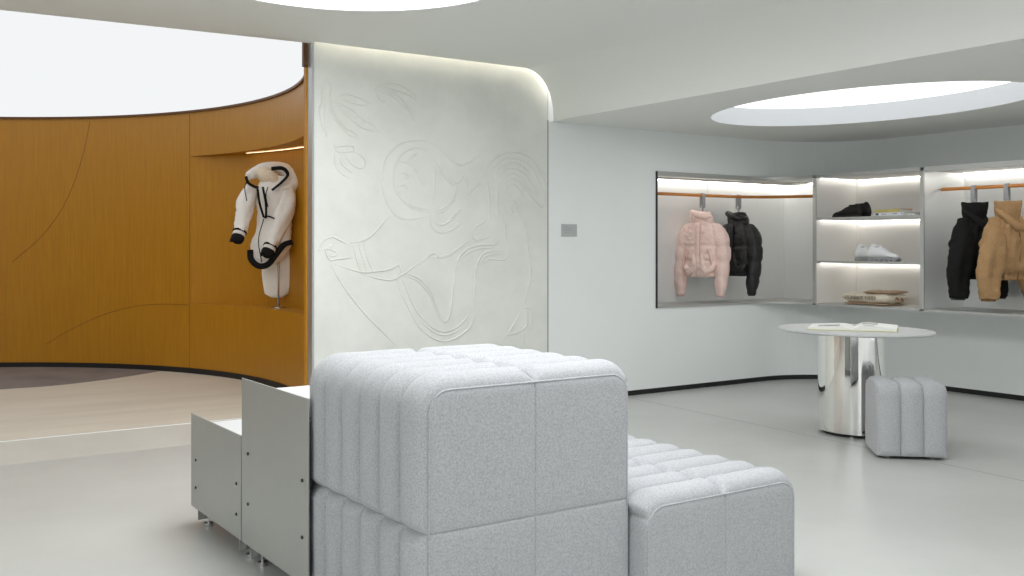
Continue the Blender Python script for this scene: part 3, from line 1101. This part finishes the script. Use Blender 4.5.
def puffer(label, px, extra, m, mseam, group, pink=True):
    p = rail_pt_w1(px) if px < 760 else None
    zt = RZ - .155
    rz = face_rz(p, extra)
    t = thing('puffer_jacket', label, 'jacket', (p.x, p.y, zt - .70), rz, group)
    Z = .70      # top of the collar above the root
    seams = [Z - .33, Z - .47]
    torso(t, [(Z - .055, .055, .05, 0, 0), (Z - .085, .085, .07, 0, 0), (Z - .13, .125, .088, 0, 0), (Z - .20, .165, .105, 0, 0), (Z - .30, .188, .118, 0, 0),
              (Z - .42, .195, .122, 0, 0), (Z - .52, .198, .118, 0, 0), (Z - .60, .178, .105, 0, 0), (Z - .625, .155, .09, 0, 0)], seams, m, .16, wa=.016)
    collar(t, Z - .13, Z, .100, .078, m, seed=3 if pink else 9, puff=.35, flare=.92, lean=-.015)
    bm = NB(); tube(bm, [Vector(v) for v in ((.095, .0, Z - .06), (.06, -.07, Z - .055), (-.01, -.09, Z - .035), (-.08, -.06, Z - .01), (-.105, -.0, Z + .0))], [.02, .034, .036, .03, .018], 14, up=Vector((0, 0, 1)))
    link('collar_fold', bm, m, t, True)
    for s in (-1, 1):
        sleeve(t, [(s * .085, 0, Z - .135), (s * .135, 0, Z - .185), (s * .180, -.01, Z - .27), (s * .208, -.02, Z - .40), (s * .212, -.035, Z - .54), (s * .205, -.05, Z - .68), (s * .20, -.055, Z - .80)],
               [.040, .072, .080, .078, .074, .064, .044], [.34, .55, .76, .95], m, .16, .95, seed=5 + s)
    # zipper placket and quilt seams
    bm = NB()
    zz = [Z - .11 - .50 * k / 12 for k in range(13)]
    yy = [-.085 - .03 * math.sin(PI * min(1, (k + 2) / 13) * .9) - .008 for k in range(13)]
    tube(bm, [Vector((-.004, y_, z_)) for y_, z_ in zip(yy, zz)], .024, 10, .45, up=Vector((0, 1, 0)))
    link('placket', bm, m, t, True)
    bm = NB()
    tube(bm, [Vector((.022, y_ - .004, z_)) for y_, z_ in zip(yy, zz)], .0035, 6)
    link('zipper', bm, mseam, t, True)
    for s in (-1, 1):
        bm = NB()
        tube(bm, [Vector((s * .10, -.125, Z - .36)), Vector((s * .12, -.12, Z - .43)), Vector((s * .135, -.112, Z - .51))], .005, 6)
        link('pocket_seam', bm, mseam, t, True)
    for s in (-1, 1):
        bm = NB()
        tube(bm, [Vector((s * .16, -.085, Z - .48)), Vector((s * .13, -.10, Z - .54)), Vector((s * .08, -.105, Z - .575)), Vector((s * .045, -.105, Z - .53)), Vector((s * .04, -.11, Z - .40))],
             [.02, .035, .04, .035, .02], 14, .8, up=Vector((0, 1, 0)))
        link('puffed_panel', bm, m, t, True)
    if pink:
        for s in (-1, 1):
            bm = NB(); tube(bm, [Vector((s * .012 - .06, -.10, Z - .02)), Vector((s * .014 - .065, -.118, Z - .08)), Vector((s * .015 - .07, -.115, Z - .12))], .003, 6)
            link('drawcord', bm, m, t, True)
    for s in (-1, 1):
        bm = NB()
        cyl(bm, (s * .20, -.055, Z - .805), .034, .016, 20); link('cuff', bm, M_pinkd if pink else M_soledark, t, True)
    hanger(p.x, p.y, math.atan2(0, 1), 'grey strap hanger looped over the rail above the ' + ('pink puffer' if pink else 'black puffer in the corner'))
    return t


puffer('cropped blush pink puffer jacket hanging in the corner compartment', 702.5, -22, M_pink, M_pinkd, None, True)
puffer('black cropped puffer jacket hanging just behind the pink one', 738.5, -38, M_blackn, M_soledark, None, False)


# funnel-neck fleeces in the right compartment
def funnel(label, yr, extra, m, mseam, kind):
    p = Vector((XRL, yr))
    zt = RZ - .13
    t = thing('funnel_neck_jacket', label, 'jacket', (p.x, p.y, zt - .70), face_rz(p, extra))
    Z = .70
    torso(t, [(Z - .12, .07, .06, 0, 0), (Z - .16, .11, .085, 0, 0), (Z - .21, .145, .10, 0, 0), (Z - .32, .165, .125, 0, 0), (Z - .45, .17, .13, 0, 0),
              (Z - .55, .16, .12, 0, 0), (Z - .59, .125, .09, 0, 0), (Z - .62, .13, .092, 0, 0), (Z - .635, .125, .085, 0, 0)], [], m, 0, wa=.018, pleat=.026, pleat_n=15)
    collar(t, Z - .16, Z + .005, .080, .075, m, seed=12, puff=.12, flare=1.35, lean=.012)
    bm = NB(); tube(bm, [Vector(v) for v in crom([(-.085, .03, Z - .06), (-.085, -.05, Z - .11), (-.02, -.10, Z - .19), (.06, -.085, Z - .20), (.10, -.03, Z - .13), (.10, .03, Z - .06)], 5)],
                    [.018 + .022 * math.sin(PI * min(1, i / 24)) for i in range(26)], 14, .8, mod=lambda t_, an: 1 + .2 * noise.noise(Vector((math.cos(an), math.sin(an), t_ * 6))))
    link('collar_fold', bm, m, t, True)
    for s in (-1, 1):
        sleeve(t, [(s * .08, 0, Z - .15), (s * .12, -.0, Z - .21), (s * .155, -.01, Z - .31), (s * .185, -.02, Z - .44), (s * .215, -.03, Z - .58), (s * .24, -.04, Z - .70), (s * .25, -.045, Z - .79)],
               [.05, .084, .096, .100, .097, .086, .070], [], m, .0, .85, seed=8 + s, wa=.030)
        bm = NB(); cyl(bm, (s * .25, -.045, Z - .795), .056, .014, 20); link('cuff', bm, mseam, t, True)
    bm = NB()
    zz = [Z - .19 - .45 * k / 10 for k in range(11)]
    tube(bm, [Vector((0, -.10 - .03 * math.sin(PI * min(1, (k + 2) / 12)), z_)) for k, z_ in enumerate(zz)], .004, 6)
    link('zipper', bm, mseam, t, True)
    hanger(p.x, p.y, PI / 2, 'grey strap hanger looped over the right rail above the ' + kind)
    return t


def rail_y(px):
    q = (px - 512) / F
    d = XRL / (RT.x * q + FW.x)
    return (RT * q * d + FW * d).y


funnel('black funnel-neck fleece jacket hanging left of the camel one', rail_y(974), 52, M_blackf, M_soledark, 'black fleece')
funnel('camel brown funnel-neck wool jacket hanging at the right edge', rail_y(1007), 48, M_camel, M_cameld, 'camel jacket')

# ------------------------------------------------------------------ hooded coat on a stand in the niche
a_c = ang_at(266)
pc = Vector((OC.x + (OR + .12) * math.cos(math.radians(a_c)), OC.y + (OR + .14) * math.sin(math.radians(a_c))))
dC = pc.dot(FW)
st = thing('display_stand', 'slim steel pole on a round base holding the white coat', 'display stand', (pc.x, pc.y, N1))
bm = NB(); cyl(bm, (0, 0, .006), .065, .012, 32); link('base', bm, M_steel, st, False)
bm = NB(); cyl(bm, (0, 0, .40), .009, .78, 16); link('pole', bm, M_steel, st, True)
coat = thing('hooded_coat', 'white hooded coat with black trim on a stand in the wooden niche', 'coat', (pc.x, pc.y, N1), face_rz(pc, 0))
k_ = dC / F


def cz(px, py, y=0.0):
    """local coat coordinates from a picture position at the coat's own distance"""
    return ((px - 278) * k_, y, CH + (HZ - py) * k_ - N1)


c0 = [cz(275, y)[2] for y in (176, 183, 192, 205, 220, 232, 245, 256, 264)]
torso(coat, [(c0[0], .10, .06, -.005, .02), (c0[1], .15, .09, -.01, .02), (c0[2], .175, .11, -.02, .01), (c0[3], .165, .115, -.026, 0), (c0[4], .15, .11, -.035, 0),
             (c0[5], .155, .11, -.045, -.01), (c0[6], .175, .125, -.065, -.02), (c0[7], .150, .13, -.085, -.02), (c0[8], .09, .10, -.115, -.02)], [], M_whitef, 0, wa=.014, seed=6)
# long lining hanging below at the back
bm = NB()
Lz = [cz(0, y)[2] for y in (238, 250, 262, 275, 287, 294, 298)]
LW = [.115, .125, .13, .13, .12, .10, .05]
rings = []
for z_, w_ in zip(Lz, LW):
    rings.append([v + Vector((wr(v, 12, .01, 9), wr(v, 12, .01, 4), 0)) for v in section(-.015, .09, z_, w_, .035, 36, 2.6)])
loft(bm, [[Vector(p) for p in r_] for r_ in rings]); link('lining', bm, M_whitef, coat, True)
# sleeves with black mittens
for pts_, rd in ((((252, 188), (248, 200), (246, 214), (243, 226), (241, 233)), (.06, .075, .072, .066, .056)),
                 (((287, 190), (286, 205), (280, 225), (273, 240), (270, 247)), (.07, .088, .080, .070, .058))):
    y_ = -.10
    P_ = [cz(px, py, -.02 - .035 * i) for i, (px, py) in enumerate(pts_)]
    sleeve(coat, P_, rd, [], M_whitef, seed=3, wa=.018)
    e0, e1 = Vector(P_[-2]), Vector(P_[-1])
    d_ = (e1 - e0).normalized()
    bm = NB(); tube(bm, [e1 - d_ * .012, e1 + d_ * .006], .062, 20, up=Vector((0, 1, 0))); link('cuff_band', bm, M_blackf, coat, True)
    bm = NB(); tube(bm, [e1 + d_ * .0, e1 + d_ * .035], .056, 20, up=Vector((0, 1, 0))); link('cuff_edge', bm, M_whitef, coat, True)
    bm = NB(); tube(bm, [e1 + d_ * q for q in (.028, .05, .075, .095, .11)], [.052, .058, .056, .046, .018], 20, .85, up=Vector((0, 1, 0)))
    th0 = e1 + d_ * .05
    tube(bm, [th0 + Vector((-.02, -.02, 0)), th0 + Vector((-.05, -.035, -.015)), th0 + Vector((-.062, -.04, -.04))], [.018, .017, .008], 10)
    link('mitten', bm, M_blackf, coat, True)
# hood lying open around the neck, with dark binding
hp = crom([cz(249, 178, -.06) + (.030,), cz(252, 175, -.03) + (.045,), cz(262, 170, .05) + (.06,), cz(277, 167, .08) + (.055,), cz(289, 172, .07) + (.06,), cz(294, 182, .02) + (.06,), cz(288, 188, -.06) + (.04,), cz(278, 190, -.10) + (.022,)], 6)
bm = NB(); tube(bm, [Vector(h[:3]) for h in hp], [h[3] for h in hp], 18, 1.0, mod=lambda t_, an: 1 + .15 * noise.noise(Vector((math.cos(an), math.sin(an), t_ * 8))))
link('hood', bm, M_whitef, coat, True)
bm = NB(); bmesh.ops.create_uvsphere(bm, u_segments=28, v_segments=16, radius=1)
hc = Vector(cz(268, 177, .0))
bmesh.ops.transform(bm, matrix=Matrix.Translation(hc) @ Matrix.Rotation(math.radians(28), 4, 'Y') @ Matrix.Diagonal((.135, .075, .07, 1)), verts=bm.verts)
link('hood_lining', bm, M_cream, coat, True)


def trim(pts_, r, nm='dark_trim', m=M_blackf, flat=.5):
    bm = NB(); tube(bm, [Vector(p) for p in crom(pts_, 6)], r, 10, flat, up=Vector((0, 1, 0))); link(nm, bm, m, coat, True)


trim([cz(271, 169, -.02), cz(282, 168.5, -.03), cz(287, 175, -.06), cz(281, 183, -.11), cz(272, 191, -.14)], .017)
trim([cz(247, 178, -.11), cz(249, 184, -.14), cz(255, 188, -.15), cz(259, 189, -.15)], .013)
trim([cz(258, 190, -.145), cz(260, 204, -.15), cz(264, 218, -.15)], .010)
trim([cz(263, 188, -.15), cz(266, 205, -.155), cz(266, 219, -.15)], .010)
trim([cz(264, 218, -.15), cz(269, 217, -.15), cz(280, 222, -.13)], .007)
# black bound hem sweeping up to the right
trim([cz(251, 250, -.13), cz(252, 259, -.15), cz(259, 265.5, -.16), cz(268, 264, -.165), cz(276, 254, -.165), cz(283, 245, -.15), cz(291, 242, -.10)], .027, 'hem_binding')
trim([cz(264, 219, -.14), cz(259, 240, -.155), cz(262, 262, -.17)], .004, 'front_zip')
trim([cz(274, 226, -.13), cz(268, 240, -.15)], .004, 'pocket_zip')
for x_, y_ in ((248, 182), (268, 188)):
    trim([cz(x_, y_, -.15), cz(x_ - 2, y_ + 8, -.16), cz(x_, y_ + 20, -.16)], .004, 'drawcord')


# ------------------------------------------------------------------ shelf goods
def shelf_pos(px, depth, z):
    X = XF + depth
    q = (px - 512) / F
    d = X / (RT.x * q + FW.x)
    p = RT * q * d + FW * d
    return (p.x, p.y, z)


def shoe(name, label, group, loc, rz, L, Hh, mu, ms, chunky):
    t = thing(name, label, 'shoe', loc, rz, group)
    bm = NB()
    rings = []
    sh_ = .035 if chunky else .022
    # along x : heel at -L/2, toe at L/2
    data = [(-.50, .030, .55), (-.47, .036, .86), (-.38, .040, 1.0), (-.25, .040, .92), (-.10, .039, .84), (.05, .041, .72), (.20, .044, .52), (.34, .043, .42), (.44, .034, .36), (.50, .015, .22)]
    for (x_, hw, h_) in crom(data, 5):
        hh = Hh * h_ - sh_ + .01
        ring = []
        for k in range(20):
            an = 2 * PI * k / 20
            yy_ = hw * math.cos(an) * (1 if math.sin(an) < .2 else 1 - .35 * math.sin(an))
            zz_ = sh_ - .006 + hh * (.5 + .5 * math.sin(an)) if math.sin(an) > 0 else sh_ - .006 + hh * .5 * (1 + math.sin(an) * 1.0)
            ring.append((x_ * L, yy_, zz_))
        rings.append(ring)
    loft(bm, rings); link('upper', bm, mu, t, True)
    bm = NB()
    c_ = (-.24 * L, 0, Hh * .86)
    cyl(bm, c_, .036, .012, 24, ry=.023); link('opening', bm, M_soledark, t, True)
    bm = NB(); tube(bm, [Vector((c_[0] + .04 * math.cos(k * PI / 12), .026 * math.sin(k * PI / 12), c_[2] + .004)) for k in range(25)], .006, 8); link('collar', bm, mu, t, True)
    bm = NB()
    out = []
    for k in range(40):
        an = 2 * PI * k / 40
        x_ = (L / 2 + .01) * math.cos(an)
        out.append((math.copysign(abs(math.cos(an)) ** .8, math.cos(an)) * (L / 2 + .01), .046 * math.copysign(abs(math.sin(an)) ** .7, math.sin(an))))
    if chunky:
        prism(bm, out, .018, sh_)
        link('sole', bm, ms, t)
        bm = NB()
        for k in range(6):
            x0_ = -L / 2 + .012 + k * L / 6
            pr = [(x0_, .0), (x0_ + L / 12, .0), (x0_ + L / 6, .02), (x0_ - .01, .02)]
            a1_ = [bm.verts.new((x, -.042, z)) for x, z in pr]; b1_ = [bm.verts.new((x, .042, z)) for x, z in pr]
            for q in range(4):
                bm.faces.new((a1_[q], a1_[(q + 1) % 4], b1_[(q + 1) % 4], b1_[q]))
            bm.faces.new(a1_); bm.faces.new(b1_[::-1])
        link('tread', bm, ms, t)
    else:
        prism(bm, out, 0, sh_)
        link('sole', bm, ms, t)
    bm = NB()
    for k in range(4):
        x_ = -.02 * L + k * .022
        tube(bm, [Vector((x_, -.026, Hh * (.74 - .09 * k))), Vector((x_, 0, Hh * (.80 - .095 * k))), Vector((x_, .026, Hh * (.74 - .09 * k)))], .003, 6)
    link('laces', bm, mu, t, True)
    return t


rzs = -PI / 2    # toes to the right of the picture
shoe('sneaker', 'black suede shoe on the top shelf, the one nearer the shelf front', 'black shoes on the top shelf', shelf_pos(847, .17, SH[0]), PI / 2 + .10, .28, .125, M_suede, M_soledark, False)
shoe('sneaker', 'black suede shoe on the top shelf, behind its partner', 'black shoes on the top shelf', shelf_pos(858, .33, SH[0]), PI / 2 - .15, .28, .145, M_suede, M_soledark, False)
shoe('sneaker', 'white chunky sneaker on the middle shelf, nearer the shelf front', 'white sneakers on the middle shelf', shelf_pos(884, .18, SH[1]), rzs + .05, .29, .155, M_shoew, M_solegrey, True)
shoe('sneaker', 'white chunky sneaker on the middle shelf, tucked behind its partner', 'white sneakers on the middle shelf', shelf_pos(869, .31, SH[1]), rzs - .15, .29, .155, M_shoew, M_solegrey, True)


def book(label, px, depth, z, L, W, T, rz, m, marks=None):
    t = thing('book', label, 'book', shelf_pos(px, depth, z), rz, 'books lying on the top shelf')
    bm = NB(); box(bm, -L / 2, L / 2, -W / 2, W / 2, 0, .0025); box(bm, -L / 2, L / 2, -W / 2, W / 2, T - .0025, T); box(bm, -L / 2, L / 2, -W / 2, -W / 2 + .003, .0, T)
    link('cover', bm, m, t)
    bm = NB(); box(bm, -L / 2 + .004, L / 2 - .004, -W / 2 + .003, W / 2 - .004, .0025, T - .0025); link('pages', bm, M_page, t)
    if marks:
        bm = NB()
        for (u0, u1, v0, v1) in marks:
            box(bm, L * (u0 - .5), L * (u1 - .5), -W / 2 - .0006, -W / 2 + .001, T * v0, T * v1)
        link('spine_lettering', bm, M_ink, t)


book('white book with grey spine lettering at the bottom on the top shelf', 897, .18, SH[0], .29, .24, .034, -PI / 2, M_bookw,
     [(.03, .14, .2, .8), (.24, .28, .4, .6), (.30, .34, .4, .6), (.36, .40, .4, .6), (.62, .66, .45, .6), (.68, .78, .45, .6), (.93, .95, .3, .8)])
book('yellow book lying on the white book on the top shelf', 893.5, .18, SH[0] + .0345, .25, .20, .024, -PI / 2 + .02, M_yellow, [(.15, .55, .4, .55)])
book('thin red booklet lying across the books on the top shelf', 903, .22, SH[0] + .059, .10, .14, .005, -PI / 2, M_red)
book('flat pale booklet beside the stacked books on the top shelf', 915, .22, SH[0], .12, .18, .024, -PI / 2, M_case)

# folded blanket
t = thing('folded_blanket', 'cream and tan folded wool blanket with knitted lettering on the bottom shelf', 'blanket', shelf_pos(875, .28, CZ0 + .018), -PI / 2)
L_ = .50
lay = [(.0, .022, M_tan, .92), (.012, .118, M_blanket, 1.0), (.106, .134, M_tan, .90)]
for i, (za, zb, mm_, sc__) in enumerate(lay):
    bm = NB()
    rings = []
    for k in range(25):
        u = k / 24
        x_ = -L_ / 2 * sc__ + L_ * sc__ * u if i < 2 else -.02 + .27 * u
        e = min(1, min(u, 1 - u) * 8) ** .5
        hh = (zb - za) / 2 * (.45 + .55 * e)
        ring = []
        for q in range(24):
            an = 2 * PI * q / 24
            v = Vector((x_, .15 * (math.copysign(abs(math.cos(an)) ** .6, math.cos(an))), (za + zb) / 2 + hh * math.copysign(abs(math.sin(an)) ** .8, math.sin(an))))
            v.z += wr((v.x, v.y, i), 9, .010) * (1 if za > 0 else .2)
            ring.append(v)
        rings.append(ring)
    loft(bm, rings)
    link('fold', bm, mm_, t, True)
bm = NB()   # rolled end
for cc, r_ in (((.20, -.05, .05), .030), ((.20, .03, .045), .026)):
    sp = [Vector((cc[0] + .055 + .002 * k, cc[1] + (r_ - k * .0022) * math.cos(k * .6), cc[2] + (r_ - k * .0022) * math.sin(k * .6))) for k in range(12)]
    tube(bm, sp, .006, 8)
link('rolled_end', bm, M_tan, t, True)


def text_obj(s, size, m, parent, loc, rot, ext=.0008, name='lettering'):
    c = bpy.data.curves.new(name, 'FONT')
    c.body = s
    c.size = size
    c.extrude = ext
    o = bpy.data.objects.new(name, c)
    COL.objects.link(o)
    dg = bpy.context.evaluated_depsgraph_get()
    me = bpy.data.meshes.new_from_object(o.evaluated_get(dg))
    bpy.data.objects.remove(o)
    me.materials.clear()
    me.materials.append(m)
    o2 = bpy.data.objects.new(name, me)
    COL.objects.link(o2)
    o2.parent = parent
    o2.location = loc
    o2.rotation_euler = rot
    return o2


text_obj('HUMANE OOD', .048, M_greyink, t, (-.21, -.158, .050), (PI / 2, 0, 0), .006)
